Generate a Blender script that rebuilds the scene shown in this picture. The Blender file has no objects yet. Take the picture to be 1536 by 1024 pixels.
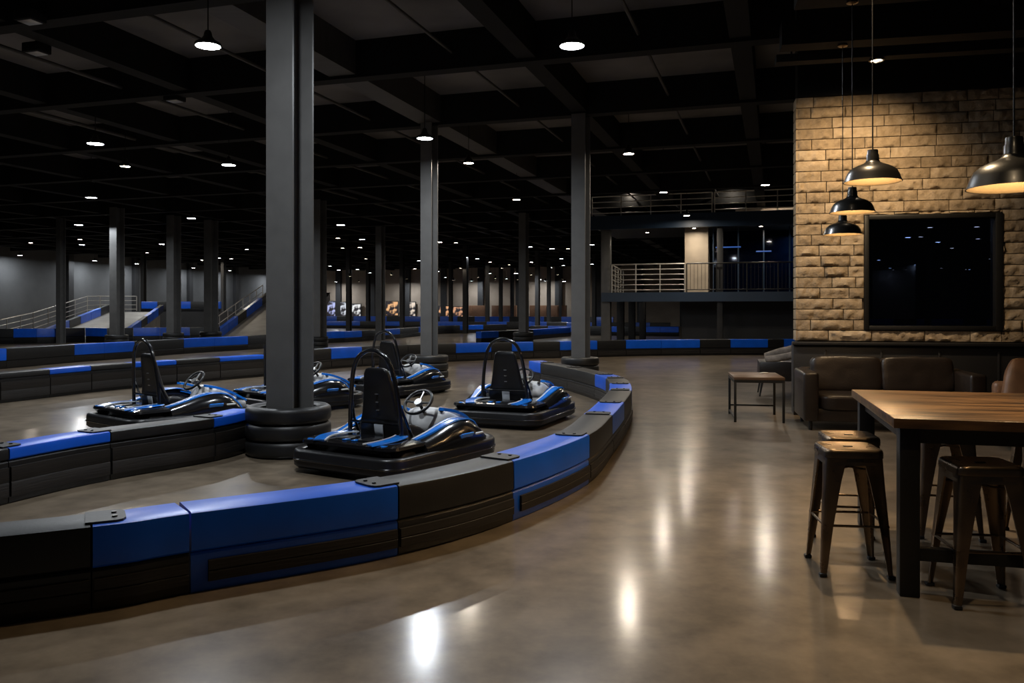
import bpy, bmesh, math, random
from mathutils import Vector, Matrix, noise
random.seed(7)
C = bpy.context.scene.collection
sc = bpy.context.scene
F = 1250.0; HZ = 465.0; EYE = 1.6
R = math.radians

def gp(px, py, z=0.0):
    """point at height z seen at pixel px,py"""
    Y = F*(EYE-z)/(py-HZ); return ((px-768)/F*Y, Y)
def at(px, Y): return ((px-768)/F*Y, Y)
U = Vector((.30, .954)); V = Vector((.954, -.30))
def ab(a, b): return (a*V.x+b*U.x, a*V.y+b*U.y)
def onb(px, b):
    t = (px-768)/F; Y = b/(.30*t+.954); return (t*Y, Y)
BROT = -math.atan2(.30, .954)

# ------------------------------------------------------------------ materials
MATS = {}
def mat(name, col, rough=.5, metal=0., var=.0, vscale=8., bump=0., bscale=40., coat=0., emit=None, es=0., rvar=0., stretch=None, spec=.5):
    if name in MATS: return MATS[name]
    m = bpy.data.materials.new(name); m.use_nodes = True
    nt = m.node_tree; b = nt.nodes['Principled BSDF']
    b.inputs['Base Color'].default_value = (*col, 1)
    b.inputs['Roughness'].default_value = rough
    b.inputs['Metallic'].default_value = metal
    b.inputs['Coat Weight'].default_value = coat
    b.inputs['Coat Roughness'].default_value = .12
    b.inputs['Specular IOR Level'].default_value = spec
    if emit:
        b.inputs['Emission Color'].default_value = (*emit, 1); b.inputs['Emission Strength'].default_value = es
    if var or bump or rvar:
        tc = nt.nodes.new('ShaderNodeTexCoord'); mp = nt.nodes.new('ShaderNodeMapping')
        nt.links.new(tc.outputs['Object'], mp.inputs['Vector'])
        if stretch: mp.inputs['Scale'].default_value = stretch
        n = nt.nodes.new('ShaderNodeTexNoise'); n.inputs['Scale'].default_value = vscale; n.inputs['Detail'].default_value = 5
        nt.links.new(mp.outputs['Vector'], n.inputs['Vector'])
        if var:
            r = nt.nodes.new('ShaderNodeMapRange'); r.inputs['From Min'].default_value = .3; r.inputs['From Max'].default_value = .7
            r.inputs['To Min'].default_value = 1-var; r.inputs['To Max'].default_value = 1+var
            nt.links.new(n.outputs['Fac'], r.inputs['Value'])
            mx = nt.nodes.new('ShaderNodeMix'); mx.data_type = 'RGBA'; mx.blend_type = 'MULTIPLY'; mx.inputs['Factor'].default_value = 1
            mx.inputs['A'].default_value = (*col, 1); nt.links.new(r.outputs['Result'], mx.inputs['B'])
            nt.links.new(mx.outputs['Result'], b.inputs['Base Color'])
        if rvar:
            r2 = nt.nodes.new('ShaderNodeMapRange'); r2.inputs['From Min'].default_value = .3; r2.inputs['From Max'].default_value = .7
            r2.inputs['To Min'].default_value = max(.02, rough-rvar); r2.inputs['To Max'].default_value = rough+rvar
            nt.links.new(n.outputs['Fac'], r2.inputs['Value']); nt.links.new(r2.outputs['Result'], b.inputs['Roughness'])
        if bump:
            n2 = nt.nodes.new('ShaderNodeTexNoise'); n2.inputs['Scale'].default_value = bscale; n2.inputs['Detail'].default_value = 4
            nt.links.new(mp.outputs['Vector'], n2.inputs['Vector'])
            bp = nt.nodes.new('ShaderNodeBump'); bp.inputs['Strength'].default_value = bump; bp.inputs['Distance'].default_value = .02
            nt.links.new(n2.outputs['Fac'], bp.inputs['Height']); nt.links.new(bp.outputs['Normal'], b.inputs['Normal'])
    MATS[name] = m; return m

def floor_mat():
    m = bpy.data.materials.new('polished_concrete'); m.use_nodes = True; nt = m.node_tree; b = nt.nodes['Principled BSDF']
    tc = nt.nodes.new('ShaderNodeTexCoord')
    n1 = nt.nodes.new('ShaderNodeTexNoise'); n1.inputs['Scale'].default_value = .55; n1.inputs['Detail'].default_value = 7; n1.inputs['Roughness'].default_value = .6
    n2 = nt.nodes.new('ShaderNodeTexNoise'); n2.inputs['Scale'].default_value = 3.2; n2.inputs['Detail'].default_value = 6; n2.inputs['Roughness'].default_value = .65
    n3 = nt.nodes.new('ShaderNodeTexNoise'); n3.inputs['Scale'].default_value = 1.1; n3.inputs['Detail'].default_value = 1
    for n in (n1, n2, n3): nt.links.new(tc.outputs['Object'], n.inputs['Vector'])
    ad = nt.nodes.new('ShaderNodeMath'); ad.operation = 'ADD'; nt.links.new(n1.outputs['Fac'], ad.inputs[0]); nt.links.new(n2.outputs['Fac'], ad.inputs[1])
    hf = nt.nodes.new('ShaderNodeMath'); hf.operation = 'MULTIPLY'; hf.inputs[1].default_value = .5; nt.links.new(ad.outputs[0], hf.inputs[0])
    cr = nt.nodes.new('ShaderNodeValToRGB'); e = cr.color_ramp.elements
    e[0].position = .35; e[0].color = (.080, .061, .041, 1); e[1].position = .66; e[1].color = (.250, .196, .137, 1)
    nt.links.new(hf.outputs[0], cr.inputs['Fac']); nt.links.new(cr.outputs['Color'], b.inputs['Base Color'])
    mr = nt.nodes.new('ShaderNodeMapRange'); mr.inputs['From Min'].default_value = .3; mr.inputs['From Max'].default_value = .7
    mr.inputs['To Min'].default_value = .13; mr.inputs['To Max'].default_value = .175
    nt.links.new(n3.outputs['Fac'], mr.inputs['Value']); nt.links.new(mr.outputs['Result'], b.inputs['Roughness'])
    bp = nt.nodes.new('ShaderNodeBump'); bp.inputs['Strength'].default_value = .05; bp.inputs['Distance'].default_value = .05
    nt.links.new(n3.outputs['Fac'], bp.inputs['Height']); nt.links.new(bp.outputs['Normal'], b.inputs['Normal'])
    b.inputs['Specular IOR Level'].default_value = .75
    b2 = nt.nodes.new('ShaderNodeBsdfPrincipled'); b2.inputs['Roughness'].default_value = .31; b2.inputs['Specular IOR Level'].default_value = .75
    nt.links.new(cr.outputs['Color'], b2.inputs['Base Color']); nt.links.new(bp.outputs['Normal'], b2.inputs['Normal'])
    mx = nt.nodes.new('ShaderNodeMixShader'); mx.inputs['Fac'].default_value = .36
    nt.links.new(b.outputs[0], mx.inputs[1]); nt.links.new(b2.outputs[0], mx.inputs[2]); nt.links.new(mx.outputs[0], nt.nodes['Material Output'].inputs['Surface'])
    return m

def brick_mat():
    m = bpy.data.materials.new('split_face_brick'); m.use_nodes = True; nt = m.node_tree; b = nt.nodes['Principled BSDF']
    g = nt.nodes.new('ShaderNodeNewGeometry'); tc = nt.nodes.new('ShaderNodeTexCoord')
    n = nt.nodes.new('ShaderNodeTexNoise'); n.inputs['Scale'].default_value = 9; n.inputs['Detail'].default_value = 8; n.inputs['Roughness'].default_value = .65
    nt.links.new(tc.outputs['Object'], n.inputs['Vector'])
    cr = nt.nodes.new('ShaderNodeValToRGB'); e = cr.color_ramp.elements
    e[0].position = 0; e[0].color = (.16, .115, .072, 1); e[1].position = 1; e[1].color = (.46, .36, .25, 1)
    mid = e.new(.5); mid.color = (.33, .245, .155, 1)
    mi = nt.nodes.new('ShaderNodeMath'); mi.operation = 'MULTIPLY_ADD'; mi.inputs[1].default_value = .5
    nt.links.new(g.outputs['Random Per Island'], mi.inputs[0])
    m2 = nt.nodes.new('ShaderNodeMapRange'); m2.inputs['From Min'].default_value = .3; m2.inputs['From Max'].default_value = .7; m2.inputs['To Max'].default_value = .5
    nt.links.new(n.outputs['Fac'], m2.inputs['Value']); nt.links.new(m2.outputs['Result'], mi.inputs[2])
    nt.links.new(mi.outputs[0], cr.inputs['Fac']); nt.links.new(cr.outputs['Color'], b.inputs['Base Color'])
    b.inputs['Roughness'].default_value = .88; b.inputs['Specular IOR Level'].default_value = .25
    bp = nt.nodes.new('ShaderNodeBump'); bp.inputs['Strength'].default_value = .8; bp.inputs['Distance'].default_value = .03
    nt.links.new(n.outputs['Fac'], bp.inputs['Height']); nt.links.new(bp.outputs['Normal'], b.inputs['Normal'])
    return m

def wood_mat(name, c0, c1, rough=.38):
    m = bpy.data.materials.new(name); m.use_nodes = True; nt = m.node_tree; b = nt.nodes['Principled BSDF']
    tc = nt.nodes.new('ShaderNodeTexCoord'); mp = nt.nodes.new('ShaderNodeMapping'); mp.inputs['Scale'].default_value = (.9, 7, 7)
    nt.links.new(tc.outputs['Object'], mp.inputs['Vector'])
    n = nt.nodes.new('ShaderNodeTexNoise'); n.inputs['Scale'].default_value = 1.7; n.inputs['Detail'].default_value = 7; n.inputs['Distortion'].default_value = .5
    nt.links.new(mp.outputs['Vector'], n.inputs['Vector'])
    cr = nt.nodes.new('ShaderNodeValToRGB'); e = cr.color_ramp.elements
    e[0].position = .36; e[0].color = (*c0, 1); e[1].position = .64; e[1].color = (*c1, 1)
    nt.links.new(n.outputs['Fac'], cr.inputs['Fac']); nt.links.new(cr.outputs['Color'], b.inputs['Base Color'])
    b.inputs['Roughness'].default_value = rough
    return m

def glass_mat(name, tint, fac_ior=1.45):
    m = bpy.data.materials.new(name); m.use_nodes = True; nt = m.node_tree
    nt.nodes.remove(nt.nodes['Principled BSDF']); out = nt.nodes['Material Output']
    t = nt.nodes.new('ShaderNodeBsdfTransparent'); t.inputs['Color'].default_value = (*tint, 1)
    g = nt.nodes.new('ShaderNodeBsdfGlossy'); g.inputs['Roughness'].default_value = .03
    f = nt.nodes.new('ShaderNodeFresnel'); f.inputs['IOR'].default_value = fac_ior
    mx = nt.nodes.new('ShaderNodeMixShader')
    nt.links.new(f.outputs['Fac'], mx.inputs['Fac']); nt.links.new(t.outputs[0], mx.inputs[1]); nt.links.new(g.outputs[0], mx.inputs[2])
    nt.links.new(mx.outputs[0], out.inputs['Surface']); return m

def emat(name, col, s):
    m = bpy.data.materials.new(name); m.use_nodes = True; b = m.node_tree.nodes['Principled BSDF']
    b.inputs['Base Color'].default_value = (.3, .3, .3, 1) if s > 2 else (.01, .01, .02, 1)
    b.inputs['Emission Color'].default_value = (*col, 1); b.inputs['Emission Strength'].default_value = s
    return m

M_FLOOR = floor_mat(); M_BRICK = brick_mat()
M_BLUE = mat('blue_plastic', (.003, .092, .60), .34, var=.10, vscale=3, bump=.04, bscale=60)
M_BLACK = mat('black_plastic', (.0055, .0055, .006), .45, var=.25, vscale=4, bump=.06, bscale=50)
M_PLATE = mat('scuffed_black_plastic', (.016, .016, .016), .5, var=.3, vscale=6, bump=.08, bscale=40)
M_PLANK = mat('worn_side_plank', (.009, .0065, .005), .6, var=.5, vscale=5, bump=.2, bscale=14, stretch=(.3, .3, 6))
M_BOLT = mat('dark_bolt', (.05, .05, .05), .35, .8, var=.1)
M_GLOSS = mat('gloss_black', (.008, .008, .009), .18, var=.1, coat=.6)
M_BUMP = mat('bumper_black', (.010, .010, .011), .35, var=.2, vscale=5, bump=.05)
M_KBLUE = mat('kart_blue', (.012, .19, .74), .22, var=.06, coat=.5)
M_WHITE = mat('white_trim', (.62, .66, .70), .3, var=.05)
M_GREYP = mat('grey_plastic', (.56, .56, .56), .42, var=.25, vscale=7)
M_STEEL = mat('bare_steel', (.42, .42, .42), .32, .9, var=.1)
M_RUBBER = mat('rubber', (.012, .012, .012), .46, var=.25, vscale=6, bump=.08, bscale=30)
M_COL = mat('grey_painted_steel', (.112, .109, .105), .42, var=.12, vscale=3, bump=.03, bscale=25)
M_CEIL = mat('dark_ceiling', (.120, .113, .110), .85, var=.3, vscale=.7, bump=.2, bscale=6)
M_BEAM = mat('black_beam', (.008, .008, .008), .8, var=.2, vscale=2, spec=.2)
M_DUCT = mat('dark_duct', (.042, .040, .038), .55, var=.2, vscale=2, stretch=(.2, 8, 1))
M_WALLG = mat('grey_wall', (.095, .096, .098), .8, var=.12, vscale=.8)
M_WALLB = mat('beige_wall', (.34, .275, .215), .8, var=.12, vscale=.8)
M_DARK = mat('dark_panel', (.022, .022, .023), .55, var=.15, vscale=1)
M_BLUESTEEL = mat('dark_blue_steel', (.010, .028, .060), .45, var=.15, vscale=1)
M_RAIL = mat('rail_steel', (.55, .52, .47), .42, .7, var=.1)
M_WAIN = mat('dark_wainscot', (.007, .006, .0055), .5, var=.2, vscale=2)
M_LEATHER = mat('dark_brown_leather', (.017, .0115, .0085), .34, var=.2, vscale=6, bump=.12, bscale=55)
M_TAN = mat('tan_leather', (.16, .083, .042), .42, var=.2, vscale=6, bump=.12, bscale=55)
M_THROW = mat('grey_brown_throw', (.30, .24, .19), .9, var=.35, vscale=9, bump=.4, bscale=30)
M_BRONZE = mat('dark_bronze_metal', (.20, .145, .095), .30, 1.0, var=.2, vscale=5, rvar=.08)
M_IRON = mat('black_iron', (.013, .012, .011), .45, .3, var=.15)
M_SHADE = mat('black_enamel', (.012, .011, .010), .33, var=.1, coat=.2)
M_LINING = mat('gold_lining', (.12, .094, .056), .4, var=.05)
M_WOOD = wood_mat('table_wood', (.032, .016, .008), (.200, .106, .044), .28)
M_WOOD2 = wood_mat('side_table_wood', (.075, .042, .024), (.15, .088, .05))
M_GLASS = glass_mat('window_glass', (.20, .24, .33))
M_BGLASS = glass_mat('blue_glass', (.16, .28, .50), 1.6)
M_RAMP = mat('concrete_ramp', (.26, .25, .23), .5, var=.2, vscale=1.5)
LS = 520.
M_LAMP = emat('cool_lamp_glow', (.88, .94, 1.0), LS)
M_LAMPW = emat('warm_lamp_glow', (1.0, .87, .70), LS)
M_BULB = emat('warm_bulb_glow', (1.0, .64, .32), 430.)
M_CAN = emat('downlight_glow', (1.0, .80, .55), 40.)

# ------------------------------------------------------------------ mesh helpers
def append(bm, t, M=None):
    if M is not None: bmesh.ops.transform(t, matrix=M, verts=t.verts)
    me = bpy.data.meshes.new('tmp'); t.to_mesh(me); t.free(); bm.from_mesh(me); bpy.data.meshes.remove(me)
def rbox(bm, c, s, bev=.0, rot=None, seg=2):
    t = bmesh.new(); bmesh.ops.create_cube(t, size=1)
    bmesh.ops.scale(t, vec=s, verts=t.verts)
    if bev: bmesh.ops.bevel(t, geom=t.edges[:], offset=min(bev, min(s)*.48), segments=seg, profile=.5, affect='EDGES')
    M = Matrix.Translation(Vector(c))
    if rot is not None: M = M @ (rot if isinstance(rot, Matrix) else Matrix.Rotation(rot, 4, 'Z'))
    append(bm, t, M)
def cushion(bm, c, s, p=4.5, cuts=7, rot=None, puff=.0, wrinkle=.0):
    t = bmesh.new(); bmesh.ops.create_cube(t, size=2)
    bmesh.ops.subdivide_edges(t, edges=t.edges[:], cuts=cuts, use_grid_fill=True)
    for v in t.verts:
        a, b, d = v.co; k = (abs(a)**p+abs(b)**p+abs(d)**p)**(-1/p)
        v.co *= k
        if puff: v.co *= 1+puff*(1-abs(v.co.x)**2)*(1-abs(v.co.z)**2)
        v.co = Vector((v.co.x*s[0]/2, v.co.y*s[1]/2, v.co.z*s[2]/2))
        if wrinkle: v.co += v.co.normalized()*wrinkle*noise.noise(v.co*9)
    M = Matrix.Translation(Vector(c))
    if rot is not None: M = M @ (rot if isinstance(rot, Matrix) else Matrix.Rotation(rot, 4, 'Z'))
    append(bm, t, M)
def loft(bm, rings, caps=True, closed=True):
    vs = [[bm.verts.new(p) for p in r] for r in rings]; n = len(rings[0])
    for i in range(len(vs)-1):
        for j in range(n if closed else n-1):
            k = (j+1) % n
            try: bm.faces.new((vs[i][j], vs[i][k], vs[i+1][k], vs[i+1][j]))
            except ValueError: pass
    if caps and closed:
        try: bm.faces.new(list(reversed(vs[0]))); bm.faces.new(vs[-1])
        except ValueError: pass
    return vs
def prism(bm, pts, z0, z1): loft(bm, [[Vector((x, y, z0)) for x, y in pts], [Vector((x, y, z1)) for x, y in pts]])
def tube(bm, pts, r, seg=10, closed=False):
    pts = [Vector(p) for p in pts]; n = len(pts); rings = []; prev = None
    for i in range(n):
        if closed: t = pts[(i+1) % n]-pts[i-1]
        else: t = pts[min(i+1, n-1)]-pts[max(i-1, 0)]
        t.normalize()
        if prev is None:
            a = Vector((0, 0, 1)) if abs(t.z) < .9 else Vector((1, 0, 0)); s = t.cross(a).normalized()
        else: s = (prev-t*prev.dot(t)).normalized()
        prev = s; u = t.cross(s); rr = r[i] if isinstance(r, (list, tuple)) else r
        rings.append([pts[i]+(s*math.cos(2*math.pi*k/seg)+u*math.sin(2*math.pi*k/seg))*rr for k in range(seg)])
    if closed: rings.append([v.copy() for v in rings[0]])
    loft(bm, rings, caps=not closed)
    if closed: bmesh.ops.remove_doubles(bm, verts=bm.verts, dist=1e-5)
def ribbon(bm, pts, w, th, widths=None):
    pts = [Vector(p) for p in pts]; n = len(pts); rings = []
    for i in range(n):
        t = (pts[min(i+1, n-1)]-pts[max(i-1, 0)]).normalized(); s = t.cross(Vector((0, 0, 1))).normalized(); u = s.cross(t)
        h = (widths[i] if widths else w)/2
        rings.append([pts[i]+s*h, pts[i]+s*h*.9+u*th, pts[i]-s*h*.9+u*th, pts[i]-s*h])
    loft(bm, rings)
def lathe(bm, prof, seg=32, M=None):
    t = bmesh.new()
    rings = [[Vector((r*math.cos(2*math.pi*k/seg), r*math.sin(2*math.pi*k/seg), z)) for k in range(seg)] for r, z in prof]
    loft(t, rings, caps=False); bmesh.ops.remove_doubles(t, verts=t.verts, dist=1e-5)
    append(bm, t, M)
def cyl(bm, p0, p1, r, seg=16): tube(bm, [p0, p1], r, seg)
def spline(P, k=6, closed=False):
    P = [Vector(p) for p in P]; out = []; n = len(P)
    for i in range(n-1):
        p0 = P[max(i-1, 0)]; p1 = P[i]; p2 = P[i+1]; p3 = P[min(i+2, n-1)]
        for j in range(k):
            t = j/k
            out.append(.5*((2*p1)+(p2-p0)*t+(2*p0-5*p1+4*p2-p3)*t*t+(3*p1-p0-3*p2+p3)*t**3))
    out.append(P[-1]); return out
def rr(w, h, r, n=4):
    o = []
    for cx, cy, a in ((w/2-r, h/2-r, 0), (-w/2+r, h/2-r, 90), (-w/2+r, -h/2+r, 180), (w/2-r, -h/2+r, 270)):
        for k in range(n+1): t = R(a+90*k/n); o.append((cx+r*math.cos(t), cy+r*math.sin(t)))
    return o

# ------------------------------------------------------------------ object helpers
def obj(name, bm, m, parent=None, smooth=40, loc=None, rotz=0):
    bmesh.ops.recalc_face_normals(bm, faces=bm.faces)
    me = bpy.data.meshes.new(name); bm.to_mesh(me); bm.free()
    for x in (m if isinstance(m, (list, tuple)) else [m]): me.materials.append(x)
    if smooth:
        for p in me.polygons: p.use_smooth = True
        me.set_sharp_from_angle(angle=R(smooth))
    o = bpy.data.objects.new(name, me); C.objects.link(o)
    if parent: o.parent = parent
    if loc is not None: o.location = loc
    o.rotation_euler.z = rotz
    return o
def thing(name, label, cat, loc=(0, 0, 0), rotz=0, group=None):
    o = bpy.data.objects.new(name, None); C.objects.link(o); o.empty_display_size = .1
    o.location = loc; o.rotation_euler = (0, 0, rotz); o['label'] = label; o['category'] = cat
    if group: o['group'] = group
    return o
def tag(o, label, cat, group=None):
    o['label'] = label; o['category'] = cat
    if group: o['group'] = group
    return o
def struct(name, bm, m, **k):
    o = obj(name, bm, m, **k); o['kind'] = 'structure'; return o
def dup(root, loc, rotz, label, group=None):
    r = root.copy(); C.objects.link(r); r.location = loc; r.rotation_euler = (0, 0, rotz); r['label'] = label
    if group: r['group'] = group
    for ch in list(root.children):
        c = ch.copy(); C.objects.link(c); c.parent = r
        for g in list(ch.children):
            d = g.copy(); C.objects.link(d); d.parent = c
    return r
ORD = 'first second third fourth fifth sixth seventh eighth ninth tenth eleventh twelfth thirteenth fourteenth fifteenth sixteenth seventeenth eighteenth nineteenth twentieth'.split()
ORD += ['twenty-'+w for w in ORD[:9]]+['thirtieth']+['thirty-'+w for w in ORD[:9]]+['fortieth']
NB = bmesh.new

# ------------------------------------------------------------------ setting
A0, A1, B0, B1 = -54., 26., -8., 85.
CZ = 6.7
def slab(z0, z1, a0, a1, b0, b1):
    bm = NB(); prism(bm, [ab(a0, b0), ab(a1, b0), ab(a1, b1), ab(a0, b1)], z0, z1); return bm
struct('floor', slab(-.2, 0, A0, A1, B0, B1), M_FLOOR, smooth=0)
ceil = struct('ceiling', slab(CZ, CZ+.3, A0, A1, B0, B1), M_CEIL, smooth=0)
def wallbox(name, a0, a1, b0, b1, m): return struct(name, slab(0, CZ, a0, a1, b0, b1), m, smooth=0)
wl = wallbox('wall_left', A0-.3, A0, B0, B1, M_WALLG)
wf = wallbox('wall_far', A0-.3, A1+.3, B1, B1+.3, M_WALLB)
wallbox('wall_right', A1, A1+.3, B0, B1, M_WALLG)
# pilasters on the left wall, and on the far wall
for k in range(9):
    bm = NB(); b = 24+k*7.2; prism(bm, [ab(A0, b), ab(A0+.35, b), ab(A0+.35, b+.5), ab(A0, b+.5)], 0, CZ); obj('pilaster', bm, M_DARK, wl, smooth=0)
for k in range(17):
    bm = NB(); a = -52+k*4.3; prism(bm, [ab(a, B1-.4), ab(a+.6, B1-.4), ab(a+.6, B1), ab(a, B1)], 0, CZ); obj('pilaster', bm, M_DARK, wf, smooth=0)
# beams hang below the ceiling slab
BZ = 6.0
for k in range(-3, 18):
    b = 18.5+4.2*k
    obj('cross_beam', slab(BZ, CZ, A0, A1, b-.15, b+.15), M_BEAM, ceil, smooth=0)
for k in range(-13, 8):
    a = -4.18+3.65*k
    wide = .28 if k == -1 else .17
    obj('long_beam', slab(BZ+.06, CZ, a-wide, a+wide, B0, B1), M_DUCT if k == -1 else M_BEAM, ceil, smooth=0)
for a, z, r in ((-9.4, 6.25, .035), (-5.6, 6.3, .03), (-2.2, 6.3, .035), (-13, 6.25, .04), (-16.4, 6.2, .05)):
    bm = NB(); p, q = ab(a, 2), ab(a, 80); cyl(bm, (p[0], p[1], z), (q[0], q[1], z), r, 8); obj('conduit', bm, M_DUCT, ceil)

# ------------------------------------------------------------------ steel columns with tyre stacks
def column(px, Y, wpx, label, tyres=0, tyre_px=0, hs=.18, m=M_COL, name='steel_column', ztop=None, group=None):
    x, y = at(px, Y); w = wpx/F*Y
    fw = w*.68; dp = w*.78; th = max(.018, w*.07); bw = fw*.62
    bm = NB()
    pts = [(-fw/2, -dp/2), (fw/2, -dp/2), (fw/2, -dp/2+th), (th/2, -dp/2+th), (th/2, dp/2-th), (bw, dp/2-th), (bw, dp/2),
           (-bw, dp/2), (-bw, dp/2-th), (-th/2, dp/2-th), (-th/2, -dp/2+th), (-fw/2, -dp/2+th)]
    zt = ztop or BZ+.02
    prism(bm, pts, .0, zt)
    t = thing(name, label, 'column', (x, y, 0), BROT, group)
    obj('shaft', bm, m, t, smooth=0)
    bm = NB(); rbox(bm, (0, 0, .012), (fw*1.3, dp*1.3, .024), .004); obj('base_plate', bm, m, t)
    if tyres:
        Ro = tyre_px/2/F*Y; Ri = max(.30*w/.47, math.hypot(fw, dp)/2+.01)
        for k in range(tyres):
            z0 = k*hs+.002; h = hs-.004; e = .035
            prof = [(Ri, z0+.02), (Ri+.03, z0), (Ro-e, z0), (Ro-.008, z0+.02), (Ro, z0+.05), (Ro, z0+h-.05), (Ro-.008, z0+h-.02), (Ro-e, z0+h), (Ri+.03, z0+h), (Ri, z0+h-.02), (Ri, z0+.02)]
            bm = NB(); lathe(bm, prof, 48)
            where = ('bottom', 'middle', 'top')[k] if tyres == 3 else ('bottom', 'top')[k]
            tag(obj('tyre', bm, M_RUBBER, loc=(x, y, 0)), '%s black tyre stacked around %s' % (where, label.split(',')[0].replace('grey', 'the grey', 1)), 'tyre', 'tyres stacked around columns')
    return t
column(433, 9.35, 65, 'grey front steel column, widest of all, rising through the near karts', 3, 125)
column(643, 19.8, 26, 'grey middle steel column, behind the kart group', 3, 59)
column(870, 18.9, 31, 'grey right steel column, standing at the end of the curved barrier', 3, 57)
column(785, 38, 16, 'grey slim steel column, between the middle and right columns', 3, 31, .2)
column(570, 44, 14, 'grey thin steel column, just left of the middle column')
column(478, 33.5, 21, 'grey steel column just right of the front column, beyond the barrier', 3, 28)
column(175, 36, 19, 'grey far left steel column, in front of the left ramp', 3, 33)
column(260, 39, 19, 'grey brightly lit left steel column, second of three beyond the left kart', 3, 30)
column(316, 41, 19, 'grey left steel column beside the right ramp', 3, 32)
column(91, 40, 12, 'grey dim steel column, leftmost in the photo against the dark wall')
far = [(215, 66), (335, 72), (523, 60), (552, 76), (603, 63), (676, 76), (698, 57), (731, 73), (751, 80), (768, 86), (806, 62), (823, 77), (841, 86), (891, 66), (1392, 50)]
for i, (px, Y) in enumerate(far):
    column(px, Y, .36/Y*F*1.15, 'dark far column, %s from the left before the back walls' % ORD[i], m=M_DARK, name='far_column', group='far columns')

# ------------------------------------------------------------------ track barriers
def stations(P, i, k):
    out = []; n = len(P)
    p0 = P[max(i-1, 0)]; p1 = P[i]; p2 = P[i+1]; p3 = P[min(i+2, n-1)]
    if i == 0: p0 = p1*2-p2
    if i+2 > n-1: p3 = p2*2-p1
    for j in range(k+1):
        t = j/k
        out.append(.5*((2*p1)+(p2-p0)*t+(2*p0-5*p1+4*p2-p3)*t*t+(3*p1-p0-3*p2+p3)*t**3))
    return out
def sweep(bm, st, sec, trim=.0):
    st = [s.copy() for s in st]
    if trim:
        st[0] += (st[1]-st[0]).normalized()*trim; st[-1] += (st[-2]-st[-1]).normalized()*trim
    rings = []; n = len(st)
    for i in range(n):
        d = (st[min(i+1, n-1)]-st[max(i-1, 0)]).normalized(); nn = Vector((-d.y, d.x))
        rings.append([Vector((st[i].x+nn.x*o, st[i].y+nn.y*o, z)) for o, z in sec])
    loft(bm, rings)
def barrier(P, cols, run, H=.46, zs=.235, w=.33, detail=2, lower=None, k=5, group=None, zoff=0.):
    """P: outer base line; cols: b(lue) / k (black) per block; detail 2 near, 1 mid, 0 far"""
    P = [Vector(p) for p in P]; nb = len(P)-1
    for i in range(nb):
        st = stations(P, i, k); c = cols[i % len(cols)]
        lb = lower and lower[i] == 'b'
        mu = M_BLUE if c == 'b' else M_BLACK; ml = M_BLUE if lb else M_BLACK
        lab = '%s track barrier block, %s from the left in the %s' % ('blue' if c == 'b' else 'black', ORD[i], run)
        e = .02 if detail == 2 else .03
        up = [(.012, zs), (0, zs+.012), (0, H-e), (e*.3, H-e*.3), (e, H), (w-e, H), (w-e*.3, H-e*.3), (w, H-e), (w, zs+.012), (w-.012, zs)]
        lo = [(.02, .0), (.008, .015), (.008, zs-.02), (.02, zs-.006), (w-.02, zs-.006), (w-.008, zs-.02), (w-.008, .015), (w-.02, .0)]
        up = [(o, z+zoff) for o, z in up]; lo = [(o, z+zoff) for o, z in lo]
        base = st[0]
        t = thing('track_barrier', lab, 'barrier', (base.x, base.y, 0), 0, group or 'blocks of the '+run)
        ls = [s-base for s in st]
        bm = NB(); sweep(bm, ls, up, .006); obj('upper_shell', bm, mu, t)
        bm = NB(); sweep(bm, ls, lo, .004); obj('lower_shell', bm, ml, t)
        if detail >= 1:
            a, b = .055, zs-.055
            if zs > .12:
                pl = list(ls)
                if lb: pl[0] = ls[0]+(ls[1]-ls[0]).normalized()*.085
                h = (b-a)
                sec = [(.02, a), (-.010, a+.004), (-.012, a+h*.46), (-.006, a+h*.5), (-.012, a+h*.54), (-.010, b-.004), (.02, b)]
                if not lb and detail == 2: sec = [(o, z) for o, z in sec]
                bm = NB(); sweep(bm, pl, sec, .012)
                if detail == 2:   # plank on the inner side too
                    sec2 = [(w-o, z) for o, z in sec]; sweep(bm, pl, sec2, .012)
                    obj('side_plank', bm, M_PLANK, t)
                else: obj('side_plank', bm, M_PLANK, t)
        if detail == 2 and c == 'k':
            for end in (0, 1):
                if (end == 0 and i == 0) or (end == 1 and i == nb-1): continue
                if (end == 0 and cols[i-1] == 'k'): continue
                p = ls[-1] if end else ls[0]
                d = (ls[-1]-ls[-2] if end else ls[0]-ls[1]).normalized(); s = Vector((-d.y, d.x))*(1 if end else -1)
                L = .20; q = p-d*.03; m2 = q+s*(w/2)
                ol = [(-.0, -w/2+.035), (L*.75, -w/2+.035), (L*.92, -w/2+.05), (L, -w/2+.09), (L, w/2-.09), (L*.92, w/2-.05), (L*.75, w/2-.035), (0, w/2-.035)]
                bm = NB(); prism(bm, [(m2.x+d.x*x+s.x*y, m2.y+d.y*x+s.y*y) for x, y in ol], H+.001, H+.013)
                pl = obj('connector_plate', bm, M_PLATE, t, smooth=0)
                for yy in (-.05, .05):
                    bm = NB(); c0 = m2+d*L*.72+s*yy; cyl(bm, (c0.x, c0.y, H+.010), (c0.x, c0.y, H+.021), .014, 10); obj('bolt', bm, M_BOLT, pl)
near = [(-3.6, 3.72), (-2.22, 4.40), (-1.81, 4.69), (-.737, 5.42), (.015, 6.31), (.714, 7.66), (1.097, 9.08), (1.397, 10.36), (1.70, 11.83), (1.85, 13.0), (1.90, 13.97), (1.80, 14.9), (1.42, 16.6), (.93, 18.1), (.70, 18.9)]
barrier(near, 'kbbkbkbkbkbkkb', 'near curved barrier', lower='kkbkbkkkkkkkkk')
lb = [(-5.05, 4.0), (-4.22, 6.70), (-3.77, 7.83), (-3.14, 8.80), (-2.93, 9.60)]
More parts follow.
